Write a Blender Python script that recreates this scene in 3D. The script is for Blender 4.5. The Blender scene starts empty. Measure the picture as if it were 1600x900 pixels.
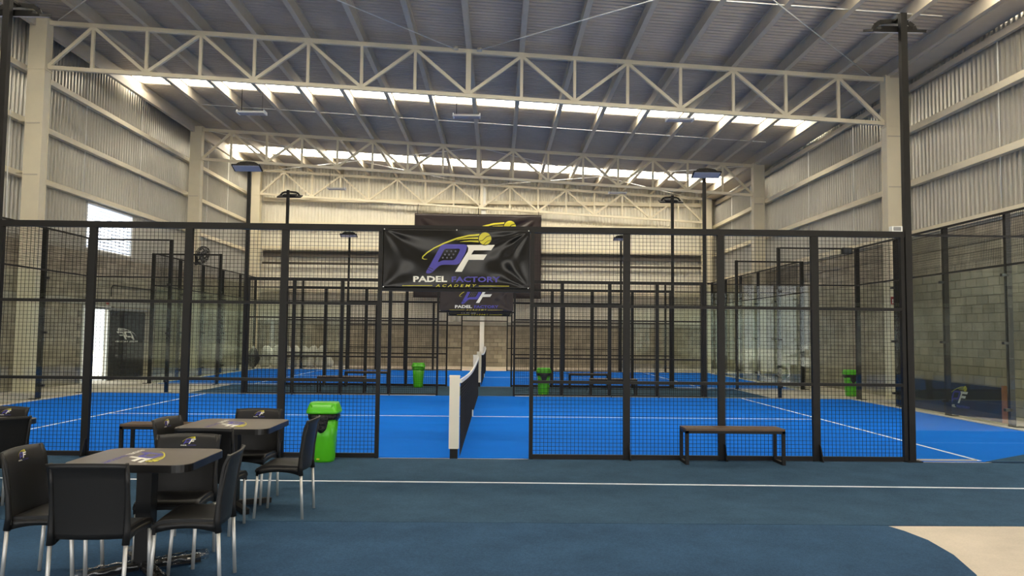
import bpy, bmesh, math, random
from mathutils import Vector, Matrix, noise
from mathutils.geometry import tessellate_polygon
R = math.radians
random.seed(7)
SC = bpy.context.scene
COL = SC.collection

# ------------------------------------------------------------------ camera
CAM = (0.5422, -10.0793, 1.6164)
YAW, PITCH, ROLL, FPX = 0.01909, 0.06053, 0.01058, 1197.14
def cam_axes():
    cy, sy, cp, sp, cr, sr = math.cos(YAW), math.sin(YAW), math.cos(PITCH), math.sin(PITCH), math.cos(ROLL), math.sin(ROLL)
    fwd = Vector((sy * cp, cy * cp, sp))
    right0 = Vector((cy, -sy, 0))
    up0 = right0.cross(fwd)
    right = right0 * cr + up0 * sr
    up = up0 * cr - right0 * sr
    return right, up, fwd
_r, _u, _f = cam_axes()
cd = bpy.data.cameras.new('camera')
cam = bpy.data.objects.new('camera', cd)
COL.objects.link(cam)
m = Matrix.Identity(4)
for i in range(3):
    m[i][0], m[i][1], m[i][2], m[i][3] = _r[i], _u[i], -_f[i], CAM[i]
cam.matrix_world = m
cd.sensor_width = 36
cd.lens = FPX / 1600 * 36
cd.clip_end = 400
SC.camera = cam

# ------------------------------------------------------------------ sky, sun, exposure
SKY_STRENGTH = 2.6
SUN_STRENGTH = 14.0
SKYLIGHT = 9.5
SC.view_settings.view_transform = 'Standard'
SC.view_settings.look = 'None'
SC.view_settings.gamma = 1
SC.view_settings.use_curve_mapping = False
SC.view_settings.exposure = 0.3
SC.cycles.transparent_max_bounces = 32
SC.cycles.max_bounces = 10
SC.cycles.diffuse_bounces = 6
SC.cycles.caustics_reflective = False
SC.cycles.caustics_refractive = False
w = bpy.data.worlds.new('world')
SC.world = w
w.use_nodes = True
bg = w.node_tree.nodes['Background']
bg.inputs[0].default_value = (0.97, 0.98, 1.0, 1)
bg.inputs[1].default_value = SKY_STRENGTH
sl = bpy.data.lights.new('sun', 'SUN')
sl.energy = SUN_STRENGTH
sl.angle = R(0.6)
sl.color = (1, .95, .86)
so = bpy.data.objects.new('sun', sl)
COL.objects.link(so)
so.rotation_euler = Vector((-0.35, -0.55, -1.1)).to_track_quat('-Z', 'Y').to_euler()
so.location = (20, 30, 40)

def portal(name, loc, direction, sx, sy):
    l = bpy.data.lights.new(name, 'AREA')
    l.shape = 'RECTANGLE'
    l.size, l.size_y = sx, sy
    l.cycles.is_portal = True
    o = bpy.data.objects.new(name, l)
    o.location = loc
    o.rotation_euler = Vector(direction).to_track_quat('-Z', 'Z').to_euler()
    COL.objects.link(o)
# sampling guides over the real openings: front, open sides at the front, louvre window, door
portal('front_portal', (-.2, -13.3, 1.5), (0, 1, 0), 23.4, 3.0)
portal('side_portal', (11.8, -.5, 2.1), (-1, 0, 0), 8.0, 4.2)

# ------------------------------------------------------------------ materials
MAT = {}
def mat(name, color, rough=.6, metal=0.0, var=0.0, vscale=4.0, spec=.5, bump=0.0, bscale=60.0, rnd=0.0, stretch=None, fine=0.0):
    """Principled surface: base colour, optional noise mottling (var), per-piece randomness (rnd), fine relief (bump)."""
    mt = bpy.data.materials.new(name)
    mt.use_nodes = True
    nt = mt.node_tree
    b = nt.nodes['Principled BSDF']
    b.inputs['Base Color'].default_value = (*color, 1)
    b.inputs['Roughness'].default_value = rough
    b.inputs['Metallic'].default_value = metal
    b.inputs['Specular IOR Level'].default_value = spec
    tc = nt.nodes.new('ShaderNodeTexCoord')
    geo = nt.nodes.new('ShaderNodeNewGeometry')
    vec = geo.outputs['Position']
    if stretch:
        mp = nt.nodes.new('ShaderNodeMapping')
        mp.inputs['Scale'].default_value = stretch
        nt.links.new(vec, mp.inputs['Vector'])
        vec = mp.outputs[0]
    if var or rnd:
        hsv = nt.nodes.new('ShaderNodeHueSaturation')
        hsv.inputs['Color'].default_value = (*color, 1)
        val = None
        if var:
            nz = nt.nodes.new('ShaderNodeTexNoise')
            nz.inputs['Scale'].default_value = vscale
            nz.inputs['Detail'].default_value = 6
            nz.inputs['Roughness'].default_value = .62
            nt.links.new(vec, nz.inputs['Vector'])
            mr = nt.nodes.new('ShaderNodeMapRange')
            mr.inputs['From Min'].default_value = .3
            mr.inputs['From Max'].default_value = .7
            mr.inputs['To Min'].default_value = 1 - var
            mr.inputs['To Max'].default_value = 1 + var
            nt.links.new(nz.outputs['Fac'], mr.inputs['Value'])
            val = mr.outputs[0]
            if fine:
                nf = nt.nodes.new('ShaderNodeTexNoise')
                nf.inputs['Scale'].default_value = 55
                nf.inputs['Detail'].default_value = 4
                nf.inputs['Roughness'].default_value = .8
                nt.links.new(vec, nf.inputs['Vector'])
                mf = nt.nodes.new('ShaderNodeMapRange')
                mf.inputs['From Min'].default_value = .3
                mf.inputs['From Max'].default_value = .7
                mf.inputs['To Min'].default_value = 1 - fine
                mf.inputs['To Max'].default_value = 1 + fine
                nt.links.new(nf.outputs['Fac'], mf.inputs['Value'])
                mm_ = nt.nodes.new('ShaderNodeMath')
                mm_.operation = 'MULTIPLY'
                nt.links.new(val, mm_.inputs[0])
                nt.links.new(mf.outputs[0], mm_.inputs[1])
                val = mm_.outputs[0]
        if rnd:
            oi = nt.nodes.new('ShaderNodeObjectInfo')
            ad = nt.nodes.new('ShaderNodeMath')
            ad.operation = 'ADD'
            nt.links.new(oi.outputs['Random'], ad.inputs[0])
            nt.links.new(geo.outputs['Random Per Island'], ad.inputs[1])
            fr = nt.nodes.new('ShaderNodeMath')
            fr.operation = 'FRACT'
            nt.links.new(ad.outputs[0], fr.inputs[0])
            m2 = nt.nodes.new('ShaderNodeMapRange')
            m2.inputs['To Min'].default_value = 1 - rnd
            m2.inputs['To Max'].default_value = 1 + rnd
            nt.links.new(fr.outputs[0], m2.inputs['Value'])
            if val:
                mu = nt.nodes.new('ShaderNodeMath')
                mu.operation = 'MULTIPLY'
                nt.links.new(val, mu.inputs[0])
                nt.links.new(m2.outputs[0], mu.inputs[1])
                val = mu.outputs[0]
            else:
                val = m2.outputs[0]
        nt.links.new(val, hsv.inputs['Value'])
        nt.links.new(hsv.outputs[0], b.inputs['Base Color'])
    if bump:
        n2 = nt.nodes.new('ShaderNodeTexNoise')
        n2.inputs['Scale'].default_value = bscale
        n2.inputs['Detail'].default_value = 3
        nt.links.new(vec, n2.inputs['Vector'])
        bp = nt.nodes.new('ShaderNodeBump')
        bp.inputs['Strength'].default_value = bump
        bp.inputs['Distance'].default_value = .02
        nt.links.new(n2.outputs['Fac'], bp.inputs['Height'])
        nt.links.new(bp.outputs[0], b.inputs['Normal'])
    MAT[name] = mt
    return mt

mat('clad', (.52, .51, .47), .36, .6, var=.05, vscale=1.5)
mat('clad_skylit', (.80, .765, .66), .5, .1, var=.05, vscale=1.5)  # same sheeting as clad, with the skylight on the back wall put into the colour
mat('roof', (.47, .43, .38), .5, .2, var=.08, vscale=.8)
mat('cream', (.78, .71, .54), .5, var=.04, vscale=2)
mat('purlin', (.57, .51, .41), .5, .0, var=.05, vscale=3)
mat('block', (.36, .32, .245), .92, var=.22, vscale=2.2, rnd=.16, bump=.5, bscale=70, stretch=(1, 1, .45))
mat('mortar', (.20, .18, .145), .95, var=.15, vscale=5)
mat('beam', (.42, .40, .34), .9, var=.12, vscale=3)
mat('concrete', (.56, .49, .40), .8, var=.16, vscale=1.3, fine=.1, bump=.15, bscale=40)
mat('ground', (.72, .69, .62), .9, var=.12, vscale=.5)
mat('turf', (.004, .165, .72), .9, spec=.08, var=.07, vscale=1.2, bump=.5, bscale=260, stretch=(.35, 1, 1))
mat('line', (.75, .80, .86), .8)
mat('carpet', (.060, .122, .200), .95, spec=.08, fine=.22, var=.14, vscale=2.2, bump=.9, bscale=220)
mat('carpet_near', (.054, .118, .218), .95, spec=.08, fine=.22, var=.16, vscale=2.0, bump=.9, bscale=220)
mat('carpet_teal', (.055, .108, .155), .95, spec=.08, fine=.1, var=.10, vscale=2.0, bump=.9, bscale=220)
mat('steel', (.010, .009, .008), .5, .0, spec=.3, var=.15, vscale=6)
mat('wire', (.008, .008, .007), .6, spec=.3)
mat('clamp', (.03, .03, .03), .4, .5)
mat('kerb', (.55, .53, .48), .8)
mat('white', (.82, .78, .66), .5)
mat('white2', (.85, .85, .82), .5)
mat('net', (.012, .012, .014), .8)
mat('vinyl', (.006, .005, .004), .24, spec=.32)
mat('vinyl_mauve', (.020, .012, .012), .32, spec=.4)
mat('p_purple', (.060, .050, .34), .45)
mat('p_white', (.80, .78, .70), .45)
mat('p_yellow', (.62, .56, .035), .45)
mat('p_black', (.012, .010, .009), .4)
mat('p_grey', (.10, .10, .14), .5)
mat('plastic_black', (.012, .011, .010), .42, spec=.35, bump=.08, bscale=500)
mat('alu', (.72, .70, .65), .5, .7)
mat('table_top', (.15, .128, .108), .32, spec=.6, var=.06, vscale=9)
mat('table_edge', (.012, .011, .010), .35)
mat('green', (.085, .52, .008), .32, spec=.5)
mat('green_light', (.10, .56, .012), .30)
mat('bag', (.010, .009, .009), .28, bump=.8, bscale=40)
mat('wood', (.10, .058, .030), .5, var=.25, vscale=6, stretch=(1, 8, 8))
mat('orange_wood', (.34, .12, .035), .6, var=.2, vscale=5)
mat('lamp_white', (.80, .80, .80), .4)
mat('lens', (.45, .45, .52), .2)
mat('sack', (.72, .70, .64), .55, bump=.6, bscale=18, rnd=.1)
mat('dark_bag', (.03, .03, .035), .6)
mat('red', (.35, .03, .025), .5)
mat('grey', (.25, .25, .25), .5)
mat('dark_grey', (.05, .055, .06), .45)
mat('door_dark', (.020, .021, .023), .6, spec=.3)
mat('car_paint', (.80, .80, .78), .25, spec=.6)
mat('car_glass', (.02, .025, .03), .08, spec=.8)
mat('tyre', (.015, .015, .015), .8)
mat('louvre', (.55, .66, .82), .5)

def glass(name, tint, rough=0.0, ior=1.5):
    mt = bpy.data.materials.new(name)
    mt.use_nodes = True
    nt = mt.node_tree
    for n in list(nt.nodes):
        if n.type == 'BSDF_PRINCIPLED':
            nt.nodes.remove(n)
    out = [n for n in nt.nodes if n.type == 'OUTPUT_MATERIAL'][0]
    tr = nt.nodes.new('ShaderNodeBsdfTransparent')
    tr.inputs[0].default_value = (*tint, 1)
    gl = nt.nodes.new('ShaderNodeBsdfGlossy')
    gl.inputs['Roughness'].default_value = rough
    # Schlick reflectance, the same from both faces of the pane
    lw = nt.nodes.new('ShaderNodeLayerWeight')
    lw.inputs[0].default_value = .5
    p5 = nt.nodes.new('ShaderNodeMath')
    p5.operation = 'POWER'
    p5.inputs[1].default_value = 5
    nt.links.new(lw.outputs['Facing'], p5.inputs[0])
    fr = nt.nodes.new('ShaderNodeMath')
    fr.operation = 'MULTIPLY_ADD'
    f0 = ((ior - 1) / (ior + 1)) ** 2
    fr.inputs[1].default_value = 1 - f0
    fr.inputs[2].default_value = f0
    nt.links.new(p5.outputs[0], fr.inputs[0])
    mx = nt.nodes.new('ShaderNodeMixShader')
    nt.links.new(fr.outputs[0], mx.inputs[0])
    nt.links.new(tr.outputs[0], mx.inputs[1])
    nt.links.new(gl.outputs[0], mx.inputs[2])
    nt.links.new(mx.outputs[0], out.inputs[0])
    MAT[name] = mt
glass('glass', (.925, .955, .935))
glass('film', (.90, .90, .90), .15, 1.7)

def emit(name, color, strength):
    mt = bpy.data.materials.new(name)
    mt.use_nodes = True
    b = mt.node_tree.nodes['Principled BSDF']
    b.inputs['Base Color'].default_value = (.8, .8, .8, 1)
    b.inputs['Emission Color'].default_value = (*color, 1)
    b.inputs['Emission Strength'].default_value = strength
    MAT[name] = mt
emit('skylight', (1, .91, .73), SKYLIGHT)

# ------------------------------------------------------------------ mesh builder
class MB:
    def __init__(s):
        s.v, s.f, s.m, s.sm = [], [], [], []
    def add(s, vs, fs, mi=0, smooth=False):
        o = len(s.v)
        s.v += [tuple(x) for x in vs]
        for f in fs:
            s.f.append(tuple(o + i for i in f))
            s.m.append(mi)
            s.sm.append(smooth)
        return s
    def box(s, x0, x1, y0, y1, z0, z1, mi=0):
        return s.add([(x0, y0, z0), (x1, y0, z0), (x1, y1, z0), (x0, y1, z0), (x0, y0, z1), (x1, y0, z1), (x1, y1, z1), (x0, y1, z1)],
                     [(3, 2, 1, 0), (4, 5, 6, 7), (0, 1, 5, 4), (1, 2, 6, 5), (2, 3, 7, 6), (3, 0, 4, 7)], mi)
    def bar(s, a, b, w, h=None, up=(0, 0, 1), mi=0, caps=True):
        h = h or w
        a, b = Vector(a), Vector(b)
        d = (b - a).normalized()
        u = Vector(up)
        if abs(d.dot(u)) > .99:
            u = Vector((0, 1, 0))
        x = d.cross(u).normalized()
        z = x.cross(d)
        vs = []
        for p in (a, b):
            for i, j in ((-1, -1), (1, -1), (1, 1), (-1, 1)):
                vs.append(p + x * (i * w / 2) + z * (j * h / 2))
        fs = [(0, 1, 5, 4), (1, 2, 6, 5), (2, 3, 7, 6), (3, 0, 4, 7)]
        if caps:
            fs += [(3, 2, 1, 0), (4, 5, 6, 7)]
        return s.add(vs, fs, mi)
    def tube(s, pts, rad, n=8, mi=0, caps=True):
        pts = [Vector(p) for p in pts]
        rads = rad if isinstance(rad, (list, tuple)) else [rad] * len(pts)
        vs, fs = [], []
        prev = None
        for k, p in enumerate(pts):
            d = (pts[min(k + 1, len(pts) - 1)] - pts[max(k - 1, 0)]).normalized()
            if prev is None:
                u = Vector((0, 0, 1)) if abs(d.z) < .9 else Vector((1, 0, 0))
                x = d.cross(u).normalized()
            else:
                x = (prev - d * prev.dot(d)).normalized()
            prev = x
            y = d.cross(x)
            for i in range(n):
                a = 2 * math.pi * i / n
                vs.append(p + x * (math.cos(a) * rads[k]) + y * (math.sin(a) * rads[k]))
        for k in range(len(pts) - 1):
            for i in range(n):
                j = (i + 1) % n
                fs.append((k * n + i, k * n + j, (k + 1) * n + j, (k + 1) * n + i))
        s.add(vs, fs, mi, True)
        if caps:
            o = len(s.v) - len(vs)
            s.f.append(tuple(o + i for i in reversed(range(n)))); s.m.append(mi); s.sm.append(False)
            s.f.append(tuple(o + (len(pts) - 1) * n + i for i in range(n))); s.m.append(mi); s.sm.append(False)
        return s
    def loft(s, rings, mi=0, cap0=True, cap1=True, smooth=True):
        n = len(rings[0])
        vs = [p for r in rings for p in r]
        fs = []
        for k in range(len(rings) - 1):
            for i in range(n):
                j = (i + 1) % n
                fs.append((k * n + i, k * n + j, (k + 1) * n + j, (k + 1) * n + i))
        o = len(s.v)
        s.add(vs, fs, mi, smooth)
        if cap0:
            s.f.append(tuple(o + i for i in reversed(range(n)))); s.m.append(mi); s.sm.append(False)
        if cap1:
            s.f.append(tuple(o + (len(rings) - 1) * n + i for i in range(n))); s.m.append(mi); s.sm.append(False)
        return s
    def prism(s, poly, z0, z1, mi=0):
        return s.loft([[(x, y, z0) for x, y in poly], [(x, y, z1) for x, y in poly]], mi, smooth=False)
    def slab(s, fn, nu, nv, off, mi=0):
        """closed sheet: fn(u,v) in 0..1 gives the front point, off the back offset"""
        off = Vector(off) if not callable(off) else off
        A = [[Vector(fn(i / nu, j / nv)) for i in range(nu + 1)] for j in range(nv + 1)]
        B = [[A[j][i] + (off(i / nu, j / nv) if callable(off) else off) for i in range(nu + 1)] for j in range(nv + 1)]
        vs = [p for r in A for p in r] + [p for r in B for p in r]
        N = (nu + 1) * (nv + 1)
        fs = []
        idx = lambda i, j, b=0: b * N + j * (nu + 1) + i
        for j in range(nv):
            for i in range(nu):
                fs.append((idx(i, j), idx(i + 1, j), idx(i + 1, j + 1), idx(i, j + 1)))
                fs.append((idx(i, j + 1, 1), idx(i + 1, j + 1, 1), idx(i + 1, j, 1), idx(i, j, 1)))
        s.add(vs, fs, mi, True)
        o = len(s.v) - 2 * N
        e = []
        for i in range(nu):
            e.append((idx(i + 1, 0), idx(i, 0), idx(i, 0, 1), idx(i + 1, 0, 1)))
            e.append((idx(i, nv), idx(i + 1, nv), idx(i + 1, nv, 1), idx(i, nv, 1)))
        for j in range(nv):
            e.append((idx(0, j), idx(0, j + 1), idx(0, j + 1, 1), idx(0, j, 1)))
            e.append((idx(nu, j + 1), idx(nu, j), idx(nu, j, 1), idx(nu, j + 1, 1)))
        for f in e:
            s.f.append(tuple(o + i for i in f)); s.m.append(mi); s.sm.append(False)
        return s
    def mesh(s, name, mats):
        me = bpy.data.meshes.new(name)
        me.from_pydata(s.v, [], s.f)
        for mn in ([mats] if isinstance(mats, str) else mats):
            me.materials.append(MAT[mn])
        me.polygons.foreach_set('material_index', s.m)
        me.polygons.foreach_set('use_smooth', s.sm)
        me.update()
        return me

def link(name, data, parent=None, loc=(0, 0, 0), rot=(0, 0, 0), kind=None):
    o = bpy.data.objects.new(name, data)
    COL.objects.link(o)
    o.location = loc
    o.rotation_euler = rot
    if parent:
        o.parent = parent
    if kind:
        o['kind'] = kind
    return o
def part(name, mb, mats, parent, loc=(0, 0, 0), rot=(0, 0, 0), kind=None):
    return link(name, mb.mesh(name, mats), parent, loc, rot, kind)
def tag(o, label, cat, group=None, kind=None):
    o['label'] = label
    o['category'] = cat
    if group:
        o['group'] = group
    if kind:
        o['kind'] = kind
    return o
def thing(name, label, cat, loc=(0, 0, 0), rotz=0, group=None, kind=None):
    o = link(name, None, None, loc, (0, 0, rotz))
    o.empty_display_size = .1
    return tag(o, label, cat, group, kind)
def struct(name, label, cat, mb=None, mats=None):
    o = link(name, mb.mesh(name, mats) if mb else None)
    tag(o, label, cat, kind='structure')
    return o

# ------------------------------------------------------------------ building dimensions
YT = (9.83, 20.33, 27.9)           # truss lines
XL, XR = -11.5, 11.0               # column centres
WL, WR, WB = -12.15, 11.62, 28.45  # cladding planes
YF = 3.5                           # where the side walls start
SLOPE = -0.0515
chord = lambda x: 9.07 + SLOPE * x
PH = .34                            # purlin height
roofz = lambda x: chord(x) + .055 + PH + .015
NODE = [-.29 + 1.408 * i for i in range(-7, 8)]
SKYL = ((-6.3, -5.0), (3.9, 5.2), (14.95, 15.85), (24.4, 25.8))   # one strip in the middle of every bay

# floor and ground
struct('floor', 'beige concrete slab under the hall', 'floor', MB().box(-12.3, 11.8, -13.2, 28.6, -.2, 0), 'concrete')
struct('ground', 'pale sunlit paving outside the hall', 'ground', MB().box(-70, 70, -90, 60, -.5, -.2), 'ground')

# ------------------------------------------------------------------ corrugated sheets
def ribs(n, pitch, depth):
    """trapezoid profile as (u, d) points across n ribs"""
    pts = []
    for k in range(n):
        u = k * pitch
        pts += [(u, 0), (u + pitch * .50, 0), (u + pitch * .62, depth), (u + pitch * .88, depth)]
    pts.append((n * pitch, 0))
    return pts
def sheet_mesh(name, width, length, depth, mats):
    """ribbed sheet in local (u, d, l): ribs run along l"""
    n = max(1, round(width / .1667))
    pr = ribs(n, width / n, depth)
    mb = MB()
    vs = [(u, d, 0) for u, d in pr] + [(u, d, length) for u, d in pr]
    k = len(pr)
    fs = [(i, i + 1, k + i + 1, k + i) for i in range(k - 1)]
    vs += [(u, d - .004, 0) for u, d in pr] + [(u, d - .004, length) for u, d in pr]
    fs += [(2 * k + i + 1, 2 * k + i, 3 * k + i, 3 * k + i + 1) for i in range(k - 1)]
    mb.add(vs, fs)
    return mb.mesh(name, mats)

# ceiling: sheets with ribs across the hall (along X), two translucent strips, purlins, rods
ceiling = struct('ceiling', 'sloping ribbed metal roof with purlins and skylights', 'ceiling')
ang = math.atan(SLOPE)
XA, XB = -12.3, 11.8
ln = (XB - XA) / math.cos(ang)
def roof_rows(y0, y1, nm, mt, lab=None):
    n = max(1, round((y1 - y0) / .88))
    wd = (y1 - y0) / n
    me = sheet_mesh(nm, wd, ln, -.045, mt)
    for k in range(n):
        o = link(nm, me, ceiling)
        # local u -> world Y, local d -> down/up, local l -> along slope X
        ex, ez = Vector((math.cos(ang), 0, math.sin(ang))), Vector((-math.sin(ang), 0, math.cos(ang)))
        mm = Matrix.Identity(4)
        for i in range(3):
            mm[i][0], mm[i][1], mm[i][2] = Vector((0, 1, 0))[i], ez[i], ex[i]
        mm[0][3], mm[1][3], mm[2][3] = XA, y0 + k * wd, roofz(XA) + .04
        o.matrix_local = mm
        if lab:
            o['label'] = lab
ends = [-13.2] + [v for ab in SKYL for v in ab] + [28.6]
for a, b in zip(ends[0::2], ends[1::2]):
    roof_rows(a, b, 'roof_sheet', 'roof')
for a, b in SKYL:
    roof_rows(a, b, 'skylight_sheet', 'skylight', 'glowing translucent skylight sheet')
pm = MB()
pm.box(-.065, .065, -13, 28.3, 0, .008).box(-.065, .065, -13, 28.3, PH - .008, PH).box(-.03, .03, -13, 28.3, .008, PH - .008)
pme = pm.mesh('purlin', 'purlin')
for x in [-11.75] + NODE + [10.85]:
    link('purlin', pme, ceiling, (x, 0, chord(x) + .055))
# wider eave strips over both walls
part('eave_beam', MB().bar((-11.62, -13, chord(-11.62) - .02), (-11.62, 28.2, chord(-11.62) - .02), .12, .24), 'purlin', ceiling)
part('eave_panel', MB().bar((11.22, -13, chord(11.22) + .06), (11.22, 28.2, chord(11.22) + .06), .66, .05), 'purlin', ceiling)
part('eave_beam', MB().bar((11.5, -13, chord(11.5) - .20), (11.5, 28.2, chord(11.5) - .20), .10, .16), 'purlin', ceiling)
for y in (6.1, 17.1):
    part('sag_rod', MB().tube([(-10.3, y, chord(-10.3) + .12), (10.2, y, chord(10.2) + .12)], .011, 6), 'white2', ceiling)
for a, b in (((-.63, 9.72), (-11.1, -.7)), ((-.07, 9.72), (11.0, -.7)), ((10.32, 9.6), (-.1, -.7)), ((-10.95, 9.6), (-.4, -.7)),
             ((-11.0, 20.2), (-.6, 27.6)), ((-.5, 20.2), (-10.9, 27.6)), ((0, 20.2), (10.4, 27.6)), ((10.4, 20.2), (0, 27.6))):
    zz = -.07 if a[1] > 15 else .0
    part('brace_rod', MB().tube([(a[0], a[1], chord(a[0]) + zz), (b[0], b[1], chord(b[0]) + zz)], .013, 6), 'white2', ceiling)
for x in (-.63, -.0):
    part('rod_anchor', MB().tube([(x, 9.70, chord(x) - .02), (x, 9.70, chord(x) + .06)], .07, 10), 'cream', ceiling)

# ------------------------------------------------------------------ walls
def cladding(parent, u0, u1, z0, z1, place, mt='clad', n=None):
    n = n or max(1, round((u1 - u0) / 1.0))
    wd = (u1 - u0) / n
    me = sheet_mesh('cladding_sheet', wd, z1 - z0, .045, mt)
    for k in range(n):
        o = link('cladding_sheet', me, parent)
        o.matrix_local = place(u0 + k * wd, z0)
def place_left(u, z):      # faces +X
    mm = Matrix(((0, 1, 0, WL), (1, 0, 0, u), (0, 0, 1, z), (0, 0, 0, 1)))
    return mm
def place_right(u, z):     # faces -X
    return Matrix(((0, -1, 0, WR), (1, 0, 0, u), (0, 0, 1, z), (0, 0, 0, 1)))
def place_back(u, z):      # faces -Y
    return Matrix(((1, 0, 0, u), (0, -1, 0, WB), (0, 0, 1, z), (0, 0, 0, 1)))

def blocks(parent, u0, u1, z0, z1, frame, hole=None, near=None, most=290):
    """concrete blocks, running bond, standing proud of the mortar; frame(u, z) gives the matrix of one block"""
    L, H = .40, .20
    bx = MB()
    g = .006
    bx.add([(g, 0, g), (L - g, 0, g), (L - g, 0, H - g), (g, 0, H - g), (g + .004, .014, g + .004), (L - g - .004, .014, g + .004), (L - g - .004, .014, H - g - .004), (g + .004, .014, H - g - .004)],
           [(4, 5, 6, 7), (0, 1, 5, 4), (1, 2, 6, 5), (2, 3, 7, 6), (3, 0, 4, 7)])
    me = bx.mesh('block', 'block')
    cells = []
    rows = int(round((z1 - z0) / H))
    for r in range(rows):
        u = u0 - (L / 2 if r % 2 else 0)
        while u < u1 - .02:
            z = z0 + r * H
            if u >= u0 - .01 and u + L <= u1 + .01 and not (hole and u + L > hole[0] and u < hole[1] and z < hole[2]):
                cells.append((u, z))
            u += L
    cells.sort(key=lambda c: (c[0] + L / 2 - near[0]) ** 2 + 2.0 * (c[1] - near[1]) ** 2)
    for c in cells[:most]:
        o = link('block', me, parent)
        o.matrix_local = frame(*c)
    rest = MB()
    for c in cells[most:]:
        fm = frame(*c)
        rest.add([fm @ Vector(v) for v in bx.v], bx.f)
    if rest.v:
        part('far_blocks', rest, 'block', parent, kind='stuff')

# left wall
wall_left = struct('wall_left', 'left wall of concrete blocks below ribbed metal sheeting', 'wall')
XBL = -12.02
DOOR = (13.45, 14.85, 2.32)
mb = MB()
mb.box(-12.16, XBL, -13.2, DOOR[0], -.2, 4.05).box(-12.16, XBL, DOOR[1] + .16, WB, -.2, 4.05).box(-12.16, XBL, DOOR[0], DOOR[1] + .16, DOOR[2], 4.05)
part('mortar_core', mb, 'mortar', wall_left)
blocks(wall_left, YF, WB - .1, 0, 4.05, lambda u, z: Matrix(((0, 1, 0, XBL), (1, 0, 0, u), (0, 0, 1, z), (0, 0, 0, 1))), (DOOR[0] - .05, DOOR[1] + .17, 2.42), (13, 2.6))
part('tie_beam', MB().box(XBL - .02, XBL + .03, -13.2, 28.3, 2.40, 2.58), 'beam', wall_left)
part('cap_beam', MB().box(-12.16, XBL + .02, -13.2, 28.4, 3.98, 4.1), 'beam', wall_left)
ztl = lambda: roofz(WL) + .02
WIN = (13.5, 16.5, 4.12, 5.56)
cladding(wall_left, -13.5, WIN[0], 4.1, ztl(), place_left)
cladding(wall_left, WIN[0], WIN[1], WIN[3], ztl(), place_left)
cladding(wall_left, WIN[1], WB, 4.1, ztl(), place_left)
def girt(parent, a, b, mt='cream', hh=.20):
    part('girt', MB().bar(a, b, .16, hh), mt, parent)
for z in (8.50, 7.12, 5.68):
    girt(wall_left, (-12.03, -13.2, z), (-12.03, 28.35, z), 'cream', .15)
for y in (6.5, 13.2, 16.8, 23.0, 25.5):
    part('sag_rod', MB().tube([(-12.05, y, 5.7 if 13 < y < 17 else 4.1), (-12.05, y, 9.5)], .012, 6), 'white2', wall_left)

# right wall
wall_right = struct('wall_right', 'right wall of concrete blocks below ribbed metal sheeting', 'wall')
XBR = 11.45
OPEN = (-4.5, 3.5)                  # large side entrance beside the camera
part('mortar_core', MB().box(XBR, 11.75, OPEN[1], WB, -.2, 4.25).box(XBR, 11.75, -13.2, OPEN[0], -.2, 4.25), 'mortar', wall_right)
blocks(wall_right, YF, WB - .1, 0, 4.25, lambda u, z: Matrix(((0, -1, 0, XBR), (1, 0, 0, u), (0, 0, 1, z), (0, 0, 0, 1))), None, (7.6, 2.2))
part('tie_beam', MB().box(XBR - .03, XBR + .02, OPEN[1], 28.3, 3.82, 4.02), 'block', wall_right)
part('cap_beam', MB().box(XBR - .02, 11.75, -13.2, 28.4, 4.22, 4.32), 'beam', wall_right)
cladding(wall_right, -13.5, WB, 4.3, roofz(WR) + .02, place_right)
for z in (7.13, 5.70, 4.36):
    girt(wall_right, (11.47, -13.2, z), (11.47, 28.35, z), 'cream', .16)
for y in (6.3, 13.2, 16.6, 22.8, 25.5):
    part('sag_rod', MB().tube([(11.53, y, 4.3), (11.53, y, 8.4)], .012, 6), 'white2', wall_right)

# back wall
wall_back = struct('wall_back', 'back wall of concrete blocks below ribbed metal sheeting', 'wall')
YBB = 28.36
part('mortar_core', MB().box(-12.3, 11.75, YBB, 28.6, -.2, 2.1), 'mortar', wall_back)
blocks(wall_back, -12, 11.4, 0, 2.1, lambda u, z: Matrix(((1, 0, 0, u), (0, -1, 0, YBB), (0, 0, 1, z), (0, 0, 0, 1))), None, (.3, 1.2), 240)
cladding(wall_back, -12.15, 11.62, 2.1, roofz(11.62) + .02, place_back, 'clad_skylit', n=24)
# stepped upper sheets follow the roof slope
for k in range(24):
    x0 = -12.15 + k * (23.77 / 24)
    x1 = x0 + 23.77 / 24
    zb, zt = roofz(11.62) + .02, roofz(x0 + .5) + .03
    if zt - zb > .05:
        o = link('cladding_sheet', sheet_mesh('cladding_sheet', x1 - x0, zt - zb, .045, 'clad_skylit'), wall_back)
        o.matrix_local = place_back(x0, zb)
part('cap_beam', MB().box(-12.2, 11.6, YBB - .03, 28.5, 2.04, 2.22), 'beam', wall_back)
mat('shade_and_pipe', (.10, .088, .075), .8)
part('shade_strip', MB().box(-11.2, 10.8, YBB - .07, YBB + .05, 5.38, 5.66), 'shade_and_pipe', wall_back)  # dark strip painted in for the deep shade beneath the girt
part('pipe', MB().tube([(-11.2, YBB - .12, 5.06), (10.8, YBB - .12, 5.06)], .06, 8), 'shade_and_pipe', wall_back)
for z, d in ((8.25, .16), (7.02, .22), (5.80, .24), (3.7, .18)):
    part('girt', MB().box(-11.2, 10.8, YBB - d, YBB + .06, z - .09, z + .09), 'cream', wall_back)

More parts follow.
